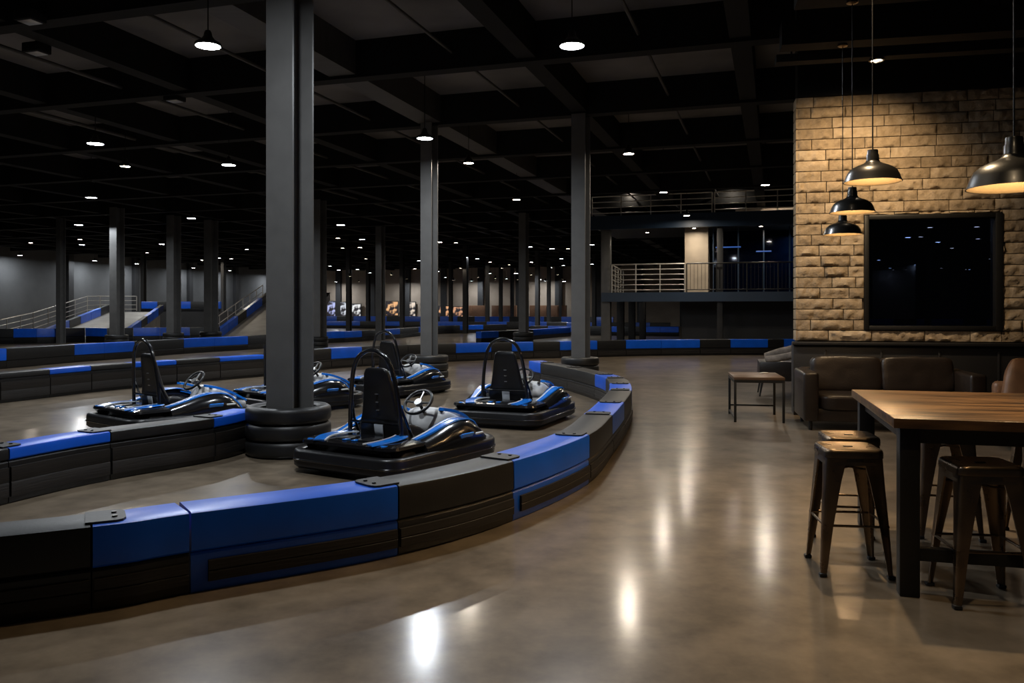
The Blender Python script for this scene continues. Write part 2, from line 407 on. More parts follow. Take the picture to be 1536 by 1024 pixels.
lb[1] = gp(14, 672, .46)
barrier(lb, 'kbkb', 'short left barrier beside front column', zs=.36)
m2p = [(-60, 613), (0, 605), (75, 596), (137, 588.5), (200, 582), (265, 576), (330, 570), (399, 564), (448, 558.5), (497, 553), (543, 549.5), (612, 545.5), (684, 542), (737, 540), (768, 539), (800, 538), (840, 537), (896, 535.5), (939, 534.3), (992, 533.2), (1050, 532.6), (1096, 532.3), (1152, 532), (1176, 531.9), (1225, 531.7)]
m2w = [gp(*p) for p in m2p]
barrier(m2w[:9], 'bkbkbkbk', 'long barrier behind the left kart', H=.52, zs=.42, detail=1, k=3)
barrier(m2w[8:], 'kbkkbkbkbkbbkbkb', 'long barrier across the hall', H=.56, zs=.26, detail=1, k=3)
def run(pts, H): return [gp(px, HZ+(py-HZ)/(1-H/EYE)) for px, py in pts]
m1 = run([(-60, 526), (10, 522.5), (112, 516.5), (157, 514.3), (202, 512), (276, 508), (322, 506), (372, 504), (430, 500.5), (490, 497.5), (517, 496.7), (543, 495.7), (572, 494), (600, 492.4), (628, 490.4), (657, 488.6), (690, 487.8), (725, 487), (760, 486.4)], .55)
barrier(m1, 'bkbbkbbkkbbkbkbkbk', 'second long barrier back on left', H=.55, zs=.22, detail=0, k=3)
m4 = [gp(*p) for p in [(722, 514), (748, 512.5), (773, 511), (800, 509), (828, 506.5), (856, 504.2)]]
barrier(m4, 'bkkbb', 'far barrier beyond slim column', H=.55, zs=.22, detail=0, k=2)
m7 = [gp(*p) for p in [(-45, 516.5), (20, 515.6), (55, 515.2), (90, 514.5), (128, 513), (160, 514), (200, 513.2), (240, 512.6), (285, 512), (330, 511.5)]]
barrier(m7, 'kbbkbkbbk', 'left far barrier before ramps', H=.72, zs=.30, detail=0, k=2)
m5 = [onb(px, 66) for px in (482, 510, 540, 572, 600, 630, 662, 700, 730, 760, 790, 820, 850, 880, 912, 945, 975, 1005)]
barrier(m5, 'bbkbkbbkbkbkbbkbk', 'far barrier below wall screens', H=.62, zs=.24, detail=0, k=1)
m6 = [onb(px, 80) for px in (484, 505, 530, 556, 580, 605, 632, 660, 686, 712, 738, 764, 790, 816, 842, 868, 894, 920)]
barrier(m6, 'bkbbkbkbkbbkbkbkb', 'farthest barrier at back wall', H=.95, zs=.4, detail=0, k=1)
m8 = [onb(px, 52) for px in (795, 822, 850, 878, 906, 934, 962, 990, 1018)]
barrier(m8, 'kbbkbkbb', 'far barrier under the balcony', H=.58, zs=.22, detail=0, k=1)
m9 = [onb(px, 56) for px in (1250, 1290, 1330, 1370, 1410, 1450, 1490, 1530)]
barrier(m9, 'bkbbkbk', 'barrier seen through lounge window', H=.7, zs=.3, detail=0, k=1)
m10 = [onb(px, 72) for px in (1270, 1305, 1340, 1375, 1410, 1445, 1480, 1515)]
barrier(m10, 'kbkbbkb', 'farther barrier through lounge window', H=.9, zs=.4, detail=0, k=1)

# ------------------------------------------------------------------ go-karts
def kart():
    t = thing('go_kart', 'x', 'go-kart', group='parked go-karts')
    L, W = .95, .65
    def outline(ins, n=8, xmax=None):
        o = []
        for cx, cy, a, r in ((L, W, 0, .42), (-L, W, 90, .20), (-L, -W, 180, .20), (L, -W, 270, .42)):
            r2 = max(r-ins, .03); sx = 1 if cx > 0 else -1; sy = 1 if cy > 0 else -1
            ex, ey = cx-sx*(ins+r2), cy-sy*(ins+r2)
            for k in range(n+1):
                th = R(a+90*k/n); x = ex+r2*math.cos(th); y = ey+r2*math.sin(th)
                if xmax is not None: x = min(x, xmax)
                o.append((x, y))
        return o
    # perimeter bumper: hollow ring
    bm = NB(); prof = [(.030, .045), (.0, .07), (.0, .195), (.008, .215), (.025, .225), (.075, .225), (.092, .215), (.095, .195), (.095, .06), (.08, .045)]
    ring = [[Vector((x, y, z)) for x, y in outline(i)] for i, z in prof]; ring.append([v.copy() for v in ring[0]])
    loft(bm, ring, caps=False); bmesh.ops.remove_doubles(bm, verts=bm.verts, dist=1e-5)
    bp = obj('bumper', bm, M_BUMP, t, smooth=50)
    bm = NB(); prof = [(-.006, .12), (-.010, .125), (-.010, .133), (-.006, .138)]
    loft(bm, [[Vector((x, y, z)) for x, y in outline(i)] for i, z in [(.004, .118)]+prof+[(.004, .14)]], caps=False); obj('rubbing_strip', bm, M_GLOSS, bp, smooth=50)
    bm = NB(); prism(bm, outline(.093), .07, .10); obj('floor_pan', bm, mat('floor_pan', (.09, .09, .095), .4, .4, var=.2), t)
    # glossy rear cowl
    bm = NB(); xm = -.02
    loft(bm, [[Vector((x, y, z)) for x, y in outline(i, xmax=xm)] for i, z in [(.16, .20), (.10, .258), (.075, .285), (.085, .312), (.14, .328), (.25, .332)]])
    cw = obj('rear_cowl', bm, M_GLOSS, t, smooth=35)
    for s in (1, -1):
        pts = spline([(-.86, s*.30, .318), (-.72, s*.36, .336), (-.55, s*.36, .345), (-.40, s*.30, .345)], 5)
        bm = NB(); ribbon(bm, pts, .12, .012); st = obj('blue_stripe', bm, M_KBLUE, cw)
        pts = spline([(-.86, s*.225, .322), (-.72, s*.29, .338), (-.55, s*.288, .347), (-.40, s*.225, .347)], 5)
        bm = NB(); ribbon(bm, pts, .018, .012); obj('white_edging', bm, M_WHITE, cw)
        bm = NB(); rbox(bm, (-.80, s*.45, .318), (.11, .06, .016), .006, rot=s*.5); obj('blue_badge', bm, M_KBLUE, cw)
        bm = NB(); rbox(bm, (-.765, s*.055, .337), (.07, .05, .012), .005); obj('blue_badge', bm, M_KBLUE, cw)
        # latch plate and bolts behind the seat
        bm = NB(); rbox(bm, (-.66, s*.13, .336), (.20, .13, .012), .005); obj('hatch', bm, M_BUMP, cw)
    # side pods
    for s in (1, -1):
        prof = [(-.42, .325, .50), (-.25, .37, .52), (-.05, .43, .535), (.15, .465, .54), (.32, .45, .535), (.46, .39, .52), (.56, .28, .50), (.60, .22, .49)]
        rings = []
        for x, zt, yc in prof:
            h = zt-.18; wd = .115
            sec = [(-wd*.9, 0), (-wd, h*.45), (-wd*.75, h*.85), (-wd*.35, h), (wd*.3, h*.97), (wd*.8, h*.72), (wd, h*.35), (wd*.95, 0)]
            rings.append([Vector((x, s*(yc+a), .18+b)) for a, b in sec])
        bm = NB(); loft(bm, rings); pod = obj('side_pod', bm, M_GLOSS, t, smooth=50)
        crest = [(x, s*(yc-.035), zt-.002) for x, zt, yc in prof]
        bm = NB(); ribbon(bm, spline(crest, 4), .085, .014, [.05+.085*math.sin(math.pi*i/(28))for i in range(29)]); obj('blue_stripe', bm, M_KBLUE, pod)
        cr2 = [(x, s*(yc-.06), zt+.006) for x, zt, yc in prof[:6]]
        bm = NB(); ribbon(bm, spline(cr2, 4), .02, .010); obj('white_edging', bm, M_WHITE, pod)
        bm = NB(); rbox(bm, (.16, s*.648, .315), (.20, .02, .055), .008, rot=Matrix.Rotation(-s*.5, 4, 'X')); obj('side_vent', bm, M_KBLUE, pod)
        bm = NB(); rbox(bm, (.38, s*.640, .31), (.13, .02, .022), .006, rot=Matrix.Rotation(-s*.5, 4, 'X')); obj('silver_flash', bm, M_WHITE, pod)
        cr3 = [(.30, s*.50, .415), (.44, s*.49, .375), (.55, s*.47, .295), (.63, s*.45, .20)]
        bm = NB(); ribbon(bm, spline(cr3, 4), .13, .02); obj('front_fender', bm, M_KBLUE, pod)
    # seat
    bm = NB(); rings = []
    for z, w, x, th in ((.13, .36, -.255, .10), (.2, .42, -.268, .11), (.32, .455, -.288, .115), (.43, .45, -.31, .11), (.52, .385, -.33, .09), (.66, .335, -.352, .075), (.82, .29, -.38, .065), (.94, .25, -.402, .06), (.985, .21, -.41, .05), (1.0, .15, -.412, .03)):
        rings.append([Vector((x+b, a, z)) for a, b in rr(w*1.18, th, min(th*.42, .04))])
    loft(bm, rings); seat = obj('seat_back', bm, mat('seat_black', (.009, .009, .010), .33, var=.2, bump=.05), t, smooth=50)
    bm = NB(); cushion(bm, (-.06, 0, .20), (.42, .42, .14), 4)
    for s in (1, -1): cushion(bm, (-.10, s*.20, .29), (.38, .08, .24), 3, rot=Matrix.Rotation(.35, 4, 'Y'))
    obj('seat_pan', bm, M_BUMP, t, smooth=60)
    bm = NB(); rbox(bm, (-.372, -.0, .385), (.012, .105, .15), .004, rot=Matrix.Rotation(-.16, 4, 'Y')); obj('white_label', bm, M_WHITE, seat)
    for z in (.58, .66, .74):
        bm = NB(); rbox(bm, (-.355-.13*z+.045, 0, z), (.02, .035, .010), .003); obj('rivet', bm, M_STEEL, seat)
    # roll hoop
    pts = [(-.42, -.315, .27), (-.43, -.305, .5), (-.445, -.28, .75), (-.462, -.24, .96), (-.47, -.18, 1.09), (-.475, -.09, 1.155), (-.476, 0, 1.175)]
    pts = pts+[(x, -y, z) for x, y, z in reversed(pts[:-1])]
    bm = NB(); tube(bm, spline(pts, 4), .022, 12)
    hp = obj('roll_hoop', bm, M_GLOSS, t, smooth=60)
    bm = NB(); cyl(bm, (-.428, -.305, .46), (-.428, .305, .46), .013, 8)
    for s in (1, -1): tube(bm, [(-.44, s*.28, .70), (-.36, s*.32, .48), (-.25, s*.33, .27)], .014, 8)
    obj('hoop_brace', bm, M_GLOSS, hp)
    # steering
    c = Vector((.24, 0, .60)); nrm = Vector((-.72, 0, .69)).normalized(); e1 = Vector((0, 1, 0)); e2 = nrm.cross(e1)
    bm = NB(); tube(bm, [c+(e1*math.cos(2*math.pi*k/32)+e2*math.sin(2*math.pi*k/32))*.152 for k in range(32)], .017, 10, closed=True)
    sw = obj('steering_wheel', bm, M_BUMP, t, smooth=60)
    bm = NB()
    for a in (R(0), R(180), R(270)):
        d = e1*math.cos(a)+e2*math.sin(a); tube(bm, [c-nrm*.012, c+d*.07-nrm*.008, c+d*.150], [.016, .012, .010], 8)
    obj('spoke', bm, M_STEEL, sw)
    bm = NB(); cyl(bm, c-nrm*.03, c+nrm*.012, .042, 16); obj('hub', bm, M_STEEL, sw)
    bm = NB(); cyl(bm, c-nrm*.03, (.50, 0, .27), .017, 10); obj('steering_column', bm, M_BUMP, t)
    # front fairing (grey leg shield) and blue side bars
    bm = NB(); cushion(bm, (.50, 0, .34), (.44, .60, .32), 3.0, cuts=9, rot=Matrix.Rotation(.42, 4, 'Y'))
    fa = obj('front_fairing', bm, M_GREYP, t, smooth=60)
    for (x, y, z) in ((.47, -.12, .508), (.47, .12, .508), (.57, -.19, .43), (.60, .10, .435), (.36, -.2, .51), (.63, -.05, .42), (.46, .22, .48)):
        bm = NB(); cushion(bm, (x, y, z), (.05, .05, .03), 2, cuts=3); obj('dark_hole', bm, M_RUBBER, fa)
    for s in (1, -1):
        pts = spline([(.20, s*.31, .535), (.36, s*.335, .50), (.55, s*.325, .43), (.72, s*.28, .345), (.86, s*.22, .285)], 4)
        bm = NB(); ribbon(bm, pts, .075, .03); b = obj('fairing_bar', bm, M_KBLUE, t, smooth=50)
        bm = NB(); ribbon(bm, [p+Vector((0, -s*.028, .027)) for p in pts], .012, .01); obj('white_edging', bm, M_WHITE, b)
    bm = NB(); cushion(bm, (.77, 0, .25), (.22, .62, .19), 3.2, rot=Matrix.Rotation(.35, 4, 'Y')); ns = obj('nose_panel', bm, M_GREYP, t, smooth=60)
    bm = NB(); ribbon(bm, spline([(.80, -.24, .285), (.855, -.1, .275), (.865, 0, .275), (.855, .1, .275), (.80, .24, .285)], 4), .05, .02); obj('blue_stripe', bm, M_KBLUE, ns)
    # wheels
    for x, r, wd in ((.64, .135, .15), (-.58, .14, .20)):
        for s in (1, -1):
            yc = s*(.44 if x > 0 else .43)
            M = Matrix.Translation((x, yc, r)) @ Matrix.Rotation(R(90), 4, 'X')
            h = wd/2
            bm = NB(); lathe(bm, [(.065, -h), (r-.03, -h), (r-.006, -h+.02), (r, -h+.04), (r, h-.04), (r-.006, h-.02), (r-.03, h), (.065, h), (.06, 0), (.065, -h)], 28, M)
            w = obj('wheel', bm, M_RUBBER, t, smooth=50)
            bm = NB(); lathe(bm, [(.0, -h*.6), (.05, -h*.6), (.067, -h*.98), (.067, h*.98), (.05, h*.6), (.0, h*.6)], 20, M); obj('rim', bm, M_STEEL, w, smooth=50)
    bm = NB(); cyl(bm, (.64, -.42, .15), (.64, .42, .15), .02, 8); obj('front_axle', bm, M_STEEL, t)
    return t
k1 = kart(); k1.location = (-1.14, 8.75, 0); k1.scale = (1.04, 1.08, 1.02); k1.rotation_euler.z = R(58); k1['label'] = 'black and blue go-kart nearest the camera, right of the front column'
dup(k1, (.06, 12.15, 0), R(68), 'black and blue go-kart on the right, inside the bend of the curved barrier')
dup(k1, (*at(601, 16.1), 0), R(60), 'go-kart farthest back in the group, in front of the middle column tyres')
dup(k1, (*at(450, 13.7), 0), R(46), 'go-kart mostly hidden behind the grey front column')
dup(k1, (*at(266, 11.5), 0), R(51), 'black and blue go-kart on the left behind the short left barrier')

# ------------------------------------------------------------------ hall pendant lamps
def lamp_proto(m, r=.17):
    t = thing('pendant_lamp', 'x', 'lamp')
    bm = NB(); lathe(bm, [(0, .20), (.035, .20), (.05, .17), (.06, .12), (.10, .07), (r, .03), (r+.008, .005), (r+.008, -.012), (r-.006, -.012), (r-.006, .0), (.0, .01)], 28)
    obj('housing', bm, M_SHADE, t, smooth=50)
    bm = NB(); lathe(bm, [(0, -.004), (r-.008, -.004)], 28); obj('diffuser', bm, m, t, smooth=0)
    bm = NB(); cyl(bm, (0, 0, .19), (0, 0, CZ-5.2), .008, 6); obj('hanging_rod', bm, M_BEAM, t)
    return t
LZ = 5.2
lamps = [(312, 68, 'c', 'bright cool pendant lamp, upper left, left of the front column'),
 (858, 68, 'c', 'bright cool pendant lamp above the right column'),
 (637, 207, 'c', 'cool pendant lamp hanging in front of the middle column'),
 (343, 247, 'c', 'cool pendant lamp left of the front column, lower of the two there'),
 (137, 296, 'c', 'cool pendant lamp far left, above the dim leftmost columns'),
 (287, 327, 'c', 'pendant lamp above the brightly lit left column'),
 (118, 337, 'c', 'pendant lamp at far left below and behind the leftmost bright one'),
 (703, 244, 'w', 'small warm lamp right of the middle column'),
 (775, 299, 'w', 'small warm lamp beside the top of the slim column'),
 (943, 230, 'w', 'small warm lamp right of the right column, under the dark ceiling'),
 (995, 288, 'w', 'lamp hanging in front of the upper balcony railing'),
 (1030, 323, 'w', 'lamp hanging at the upper balcony edge'),
 (1148, 277, 'w', 'lamp near the brick wall above the upper balcony'),
 (511, 337, 'c', 'lamp just right of the front column, highest of its cluster'),
 (188, 249, 'w', 'tiny lamp above the far left column')]
P0 = lamp_proto(M_LAMP); P1 = lamp_proto(M_LAMPW, .125); P2 = lamp_proto(emat('soft_cool_glow', (.88, .94, 1.), 30.), .15); P3l = lamp_proto(emat('soft_warm_glow', (1., .82, .62), 26.), .12)
used = {'c': False, 'w': False, 'sc': False, 'sw': False}
def put(kind, loc, label, group):
    p = {'c': P0, 'w': P1, 'sc': P2, 'sw': P3l}[kind]
    if not used[kind]:
        used[kind] = True; p.location = loc; p['label'] = label; p['group'] = group; return p
    d = dup(p, loc, 0, label, group)
    for c in d.children:
        if c.name.startswith('hanging_rod'): c.scale.z = (CZ-loc[2]-.01)/(CZ-LZ)
    return d
for px, py, kd, lab in lamps:
    Y = F*(LZ-EYE)/(HZ-py); x, y = at(px, Y); put(kd, (x, y, LZ), lab, 'hall pendant lamps')
farl = [(46, 364), (120, 359), (123, 367), (221, 379), (243, 366), (268, 350), (303, 390), (328, 387), (347, 388), (370, 374), (507, 357), (514, 372), (540, 371), (543, 359), (549, 388), (536, 404), (508, 405), (495, 399), (555, 409), (587, 412), (622, 403), (628, 391), (684, 364), (716, 388), (735, 393), (699, 386), (691, 402), (657, 407), (660, 363), (735, 410), (743, 417), (760, 418), (774, 410), (707, 421), (717, 416), (795, 370), (797, 393), (797, 412), (842, 388), (852, 373), (828, 373), (845, 398), (888, 367), (888, 396), (806, 404), (818, 421), (826, 401), (836, 412), (846, 422), (668, 416), (680, 420), (610, 418), (574, 402), (525, 414), (753, 402), (764, 397),
 (1362, 356), (1381, 355), (1395, 341), (1407, 363), (1335, 402), (1340, 405), (1359, 404), (1373, 397), (1412, 402), (1449, 404), (1454, 404), (1465, 340), (1467, 358), (1485, 388), (1428, 372), (1318, 390)]
for fi, (px, py) in enumerate(farl):
    Y = F*(LZ-EYE)/(HZ-py); z = LZ
    if Y > 62: Y = 55+25*random.random(); z = EYE+(HZ-py)*Y/F
    if px < 400:
        kx = (px-768)/F; Y = min(-51.8/(kx*.954-.30), (5.85-EYE)*F/(HZ-py)); z = EYE+(HZ-py)*Y/F
    if px > 1290 and Y < 34: Y = 36; z = EYE+(HZ-py)*Y/F
    x, y = at(px, Y)
    win = px > 1290
    kd = 'w' if random.random() < .45 else 'c'
    if (fi % 4 and px > 400) or win: kd = 's'+kd
    put(kd, (x, y, z), 'tiny lamp glowing in the dark hall, seen through the lounge window' if win else 'tiny far lamp glowing under the dark hall ceiling', 'lamps seen through the window' if win else 'tiny far hall lamps')
for i in range(13):   # a row close to the back wall
    px = 470+i*34; x, y = onb(px, 83.0); put('c' if i % 3 == 1 else 'sw', (x, y, 4.75), 'tiny far lamp glowing under the dark hall ceiling', 'tiny far hall lamps')
for px in (30, 142, 205, 290, 345, 415):
    kx = (px-768)/F; Y = -52.4/(kx*.954-.30); put('c', (kx*Y, Y, 5.6), 'tiny lamp close to the dark left wall', 'lamps along the left wall')
# unseen lamps added outside the frame to brighten the hall
for i, (x, y) in enumerate(((-2.3, 6.7), (-9.3, 11.5), (-9.0, 18))):
    put('c', (x, y, LZ), 'cool pendant lamp added out of view to brighten the hall', 'lamps added out of view')
# small ceiling fixtures, upper left
for px, py, lab in ((45, 25, 'small dark ceiling speaker box, upper left corner'), (55, 73, 'small dark ceiling speaker box below the corner one'), (262, 146, 'dark projector box hanging from the upper left ceiling')):
    Y = F*(6.0-EYE)/(HZ-py); x, y = at(px, Y)
    t = thing('ceiling_speaker' if py < 100 else 'ceiling_projector', lab, 'ceiling box', (x, y, 6.0), BROT)
    bm = NB(); rbox(bm, (0, 0, 0), (.34, .3, .16), .02); obj('case', bm, M_BEAM, t)
    bm = NB(); rbox(bm, (0, 0, -.083), (.26, .22, .01), .004); obj('grille', bm, M_STEEL, t)
    bm = NB(); cyl(bm, (0, 0, .07), (0, 0, .7), .02, 8); obj('mount', bm, M_BEAM, t)

# ------------------------------------------------------------------ ramps with railings
def railing(pts, h, label, nr=3, step=1.6, m=M_RAIL, balusters=False, r=.025, zb=.12):
    """pts: list of 3-D base points"""
    pts = [Vector(p) for p in pts]; o = pts[0].copy()
    t = thing('guard_railing', label, 'railing', o)
    for a, b in zip(pts[:-1], pts[1:]):
        n = max(1, round((b-a).length/step))
        for i in range(n+(b is pts[-1])):
            p = a+(b-a)*i/n-o; bm = NB(); cyl(bm, p, p+Vector((0, 0, h)), r, 8); obj('post', bm, m, t)
    for k in range(nr):
        z = zb+(h-zb)*k/(nr-1); bm = NB(); tube(bm, [p-o+Vector((0, 0, z)) for p in pts], r*(1.1 if k == nr-1 else .75), 8); obj('rail', bm, m, t)
    if balusters:
        for a, b in zip(pts[:-1], pts[1:]):
            n = int((b-a).length/.14); n = min(n, 90)
            for i in range(1, n):
                p = a+(b-a)*i/n-o; bm = NB(); cyl(bm, p+Vector((0, 0, zb)), p+Vector((0, 0, h)), .008, 5); obj('baluster', bm, m, t)
    return t
def P3(px, Y, z): x, y = at(px, Y); return (x, y, z)
def ramp(name, label, l0, r0, r1, l1):
    a = [Vector(p) for p in (l0, r0, r1, l1)]; o = a[0].copy(); a = [p-o for p in a]
    t = thing(name, label, 'ramp', o)
    bm = NB(); loft(bm, [[Vector((p.x, p.y, 0)) for p in a], [p+Vector((0, 0, .03)) for p in a]]); obj('ramp_slab', bm, M_RAMP, t, smooth=0)
    for p, q in ((a[0], a[3]), (a[1], a[2])):
        for k in range(6):
            u, v = p.lerp(q, k/6), p.lerp(q, (k+.97)/6); bm = NB(); w = Vector((.22, .05, 0)); h = Vector((0, 0, .52)); e = Vector((0, 0, .031))
            loft(bm, [[u+e, u+w+e, u+w+h, u+h], [v+e, v+w+e, v+w+h, v+h]]); obj('edge_guard', bm, M_BLUE if k % 3 != 2 else M_BLACK, t, smooth=0)
    return t
l0, r0 = P3(60, 45, .0), P3(185, 45, .0); l1, r1 = P3(160, 56, 1.45), P3(240, 56, 1.45)
ramp('track_ramp', 'grey concrete kart ramp with blue edges rising at far left', l0, r0, r1, l1)
railing([P3(-12, 42.5, 0), P3(50, 47.5, .45), P3(131, 54.5, 1.5), P3(150, 57, 1.55), P3(205, 57.2, 1.55)], 1.0, 'sloping steel railing along the far left ramp', 4, 2.0)
L0, R0 = P3(322, 45, .0), P3(450, 45, .0); L1, R1 = P3(399, 55, 2.25), P3(490, 55, 2.25)
ramp('track_ramp', 'grey concrete kart ramp rising left of the front column', L0, R0, R1, L1)
railing([P3(316, 45, 0), P3(394, 55.2, 2.25)], 1.0, 'steel railing along the ramp left of the front column', 3, 1.5)
# raised platform between the ramps
bm = NB(); prism(bm, [at(205, 57.5), at(330, 57.5), at(350, 62), at(225, 62)], 0, 1.5)
tag(obj('raised_platform', bm, M_DARK, smooth=0), 'dark raised track platform between the two ramps', 'platform')
barrier([at(px, 58.0) for px in (212, 236, 262, 286, 310, 330)], 'bkbkb', 'raised platform edge', H=.7, zs=.2, detail=0, k=1, zoff=1.5, w=.3)

# ------------------------------------------------------------------ far wall screens and panels
scr = [(491, 503, 452, 474, (.55, .60, 1.0), 'bluish lit screen, leftmost on the back wall'), (508, 522, 453, 475, (.85, .9, 1.0), 'white lit screen, second from the left on the back wall'),
 (528, 541, 456, 474, (1., 1., 1.), 'white lit screen, third from the left on the back wall'), (579, 597, 452, 473, (1., .55, .25), 'orange lit screen left of the middle column'),
 (607, 623, 453, 474, (.95, .80, .65), 'pale lit screen touching the middle column on its left'), (658, 676, 459, 476, (1., .50, .24), 'orange lit screen just right of the middle column'), (678, 696, 460, 476, (.8, .40, .22), 'dim orange lit screen, second right of the middle column')]
for x0, x1, y0, y1, c, lab in scr:
    p = onb(x0, 84.7); q = onb(x1, 84.7); Y = (p[1]+q[1])/2
    z1 = EYE+(HZ-y0)*Y/F; z0 = EYE+(HZ-y1)*Y/F; w = math.dist(p, q)
    t = thing('wall_mounted_screen', lab, 'screen', ((p[0]+q[0])/2, Y, z0), BROT)
    bm = NB(); rbox(bm, (0, .05, (z1-z0)/2), (w+.1, .1, z1-z0+.1), .01); obj('casing', bm, M_DARK, t)
    mm = bpy.data.materials.new('screen_glow'); mm.use_nodes = True; nt = mm.node_tree; b = nt.nodes['Principled BSDF']
    tc = nt.nodes.new('ShaderNodeTexCoord'); n = nt.nodes.new('ShaderNodeTexNoise'); n.inputs['Scale'].default_value = 1.9; n.inputs['Detail'].default_value = 1
    nt.links.new(tc.outputs['Object'], n.inputs['Vector']); cr = nt.nodes.new('ShaderNodeValToRGB'); e = cr.color_ramp.elements
    e[0].position = .46; e[0].color = (.02, .015, .02, 1); e[1].position = .60; e[1].color = (*c, 1); nt.links.new(n.outputs['Fac'], cr.inputs['Fac'])
    nt.links.new(cr.outputs['Color'], b.inputs['Emission Color']); b.inputs['Base Color'].default_value = (.02, .02, .02, 1); b.inputs['Emission Strength'].default_value = .75
    bm = NB(); rbox(bm, (0, -.01, (z1-z0)/2), (w-.05, .03, z1-z0-.05), .004); obj('lit_face', bm, mm, t)
for i, (x0, x1) in enumerate(((700, 728), (738, 748), (754, 775), (795, 850))):
    p = onb(x0, 83.6); q = onb(x1, 83.6); Y = (p[1]+q[1])/2; w = math.dist(p, q)
    bm = NB(); rbox(bm, (0, 0, 1.05), (w, .3, 2.1), .03)
    for k in range(int(w/1.2)): rbox(bm, (-w/2+.6+k*1.2, -.16, 1.05), (.05, .06, 2.0), .01)
    tag(obj('partition_panel', bm, mat('brown_panel', (.16, .075, .035), .6, var=.3, vscale=1), loc=((p[0]+q[0])/2, Y, 0), rotz=BROT), 'brown partition panel along the back wall, %s right of the middle column' % ORD[i], 'partition', 'back wall partitions')

# ------------------------------------------------------------------ two-level balcony at the right
bal = thing('balcony_structure', 'dark two-level steel balcony left of the brick wall', 'balcony')
def bpart(name, a0, a1, b0, b1, z0, z1, m): return obj(name, slab(z0, z1, a0, a1, b0, b1), m, bal, smooth=0)
BF = 33.4
bpart('lower_deck', -6.7, 3.0, BF+.15, BF+6, 2.05, 2.29, M_DARK)
bpart('lower_fascia', -6.7, 3.0, BF, BF+.15, 1.94, 2.31, M_BLUESTEEL)
bpart('upper_deck', -7.15, 3.0, BF+.15, BF+6, 5.0, 5.38, M_DARK)
bpart('upper_fascia', -7.15, 3.0, BF, BF+.15, 4.87, 5.42, M_BLUESTEEL)
bpart('store_wall', -3.75, 3.0, BF+2.6, BF+2.8, 0, 2.05, M_DARK)
a = -3.55; bpart('lift_shaft', a, a+.95, BF+1.9, BF+2.8, 2.29, 5.0, mat('beige_panel', (.40, .33, .25), .6, var=.15, vscale=1.5))
bpart('upper_back_wall', -1.6, 3.0, BF+4.0, BF+4.2, 5.38, 5.97, M_WALLB)
for px, bb in ((909.5, BF+.4), (931, BF+3), (948, BF+6.0), (964, BF+9)):
    p = onb(px, bb)
    w = .37 if px < 920 else .3
    bm = NB(); rbox(bm, (p[0], p[1], (4.87 if px < 920 else 2.0)/2), (w, w, 4.87 if px < 920 else 2.0), .01, rot=BROT); obj('support_post', bm, M_COL if px < 920 else M_DARK, bal)
for px in (1080,):
    p = onb(px, BF+.35); bm = NB(); rbox(bm, (p[0], p[1], 2.5), (.22, .22, 5.0), .01, rot=BROT); obj('support_post', bm, M_DARK, bal)
def pb(px, b, z): x, y = onb(px, b); return (x, y, z)
railing([pb(918, BF+.1, 2.29), pb(1027, BF+.1, 2.29)], 1.15, 'lower balcony railing with bright horizontal bars, left half', 6, 1.0)
railing([pb(1030, BF+.1, 2.29), pb(1215, BF+.1, 2.29)], 1.15, 'lower balcony railing with thin dark uprights, right half', 2, 1.3, m=M_IRON, balusters=True)
railing([pb(888, BF+.1, 5.42), pb(1068, BF+.1, 5.42)], .80, 'upper balcony railing, left length', 4, 1.2)
railing([pb(1072, BF+.1, 5.42), pb(1215, BF+.1, 5.42)], .80, 'upper balcony railing, right length next to the brick wall', 4, 1.2)
railing([pb(918, BF+.3, 2.29), pb(935, BF+5.5, 2.29)], 1.15, 'lower balcony railing along its left end', 6, 1.2)
g = thing('glass_office', 'dark blue glass-fronted room on the lower balcony', 'office', (*ab(-2.4, BF+2.0), 2.29), BROT)
for k in range(5):
    bm = NB(); rbox(bm, (.5+k*1.0, 0, 1.3), (.96, .03, 2.5), .0); obj('glass_panel', bm, M_BGLASS, g, smooth=0)
for k in range(6):
    bm = NB(); rbox(bm, (k*1.0, 0, 1.35), (.05, .07, 2.7), .0); obj('mullion', bm, M_BLUESTEEL, g, smooth=0)
bm = NB(); rbox(bm, (2.5, 2.0, 1.35), (5, .1, 2.7), .0); obj('rear_wall', bm, M_BLUESTEEL, g, smooth=0)
for k, (x, w) in enumerate(((.6, 1.0), (2.0, .6))):  # glowing strips added to stand in for a blue highlight on the glass
    bm = NB(); rbox(bm, (x, -.04, 1.9-.2*k), (w, .04, .05), .005); obj('highlight_strip', bm, emat('blue_strip', (.05, .25, 1.), .25), g, smooth=0)
for a, b in ((-3.1, BF+1.2), (-5.2, BF+2.5), (-.5, BF+1.2), (1.0, BF+3.)):
    x, y = ab(a, b)
    z = 4.98
    t = thing('deck_downlight', 'small warm downlight under the upper balcony deck', 'lamp', (x, y, z), 0, 'balcony downlights')
    bm = NB(); lathe(bm, [(0, .0), (.10, .0), (.10, -.05), (.085, -.05), (.085, -.02), (0, -.02)], 20); obj('housing', bm, M_SHADE, t)
    bm = NB(); lathe(bm, [(0, -.03), (.083, -.03)], 20); obj('diffuser', bm, M_LAMPW, t, smooth=0)
for a, b in ((.2, 3.2), (1.8, 2.6), (-5.8, 1.6), (-3.6, 2.4), (-1.6, 1.4)):  # lamps added above the deck to light the upper railings
    x, y = ab(a, BF+b)
    t = thing('deck_downlight', 'small warm lamp added to light the upper balcony railings', 'lamp', (x, y, 6.55), 0, 'lamps added over the upper balcony')
    bm = NB(); lathe(bm, [(0, .2), (.05, .2), (.10, .0), (.085, .0), (0, .02)], 20); obj('housing', bm, M_SHADE, t)
    bm = NB(); lathe(bm, [(0, .005), (.083, .005)], 20); obj('diffuser', bm, M_LAMPW, t, smooth=0)

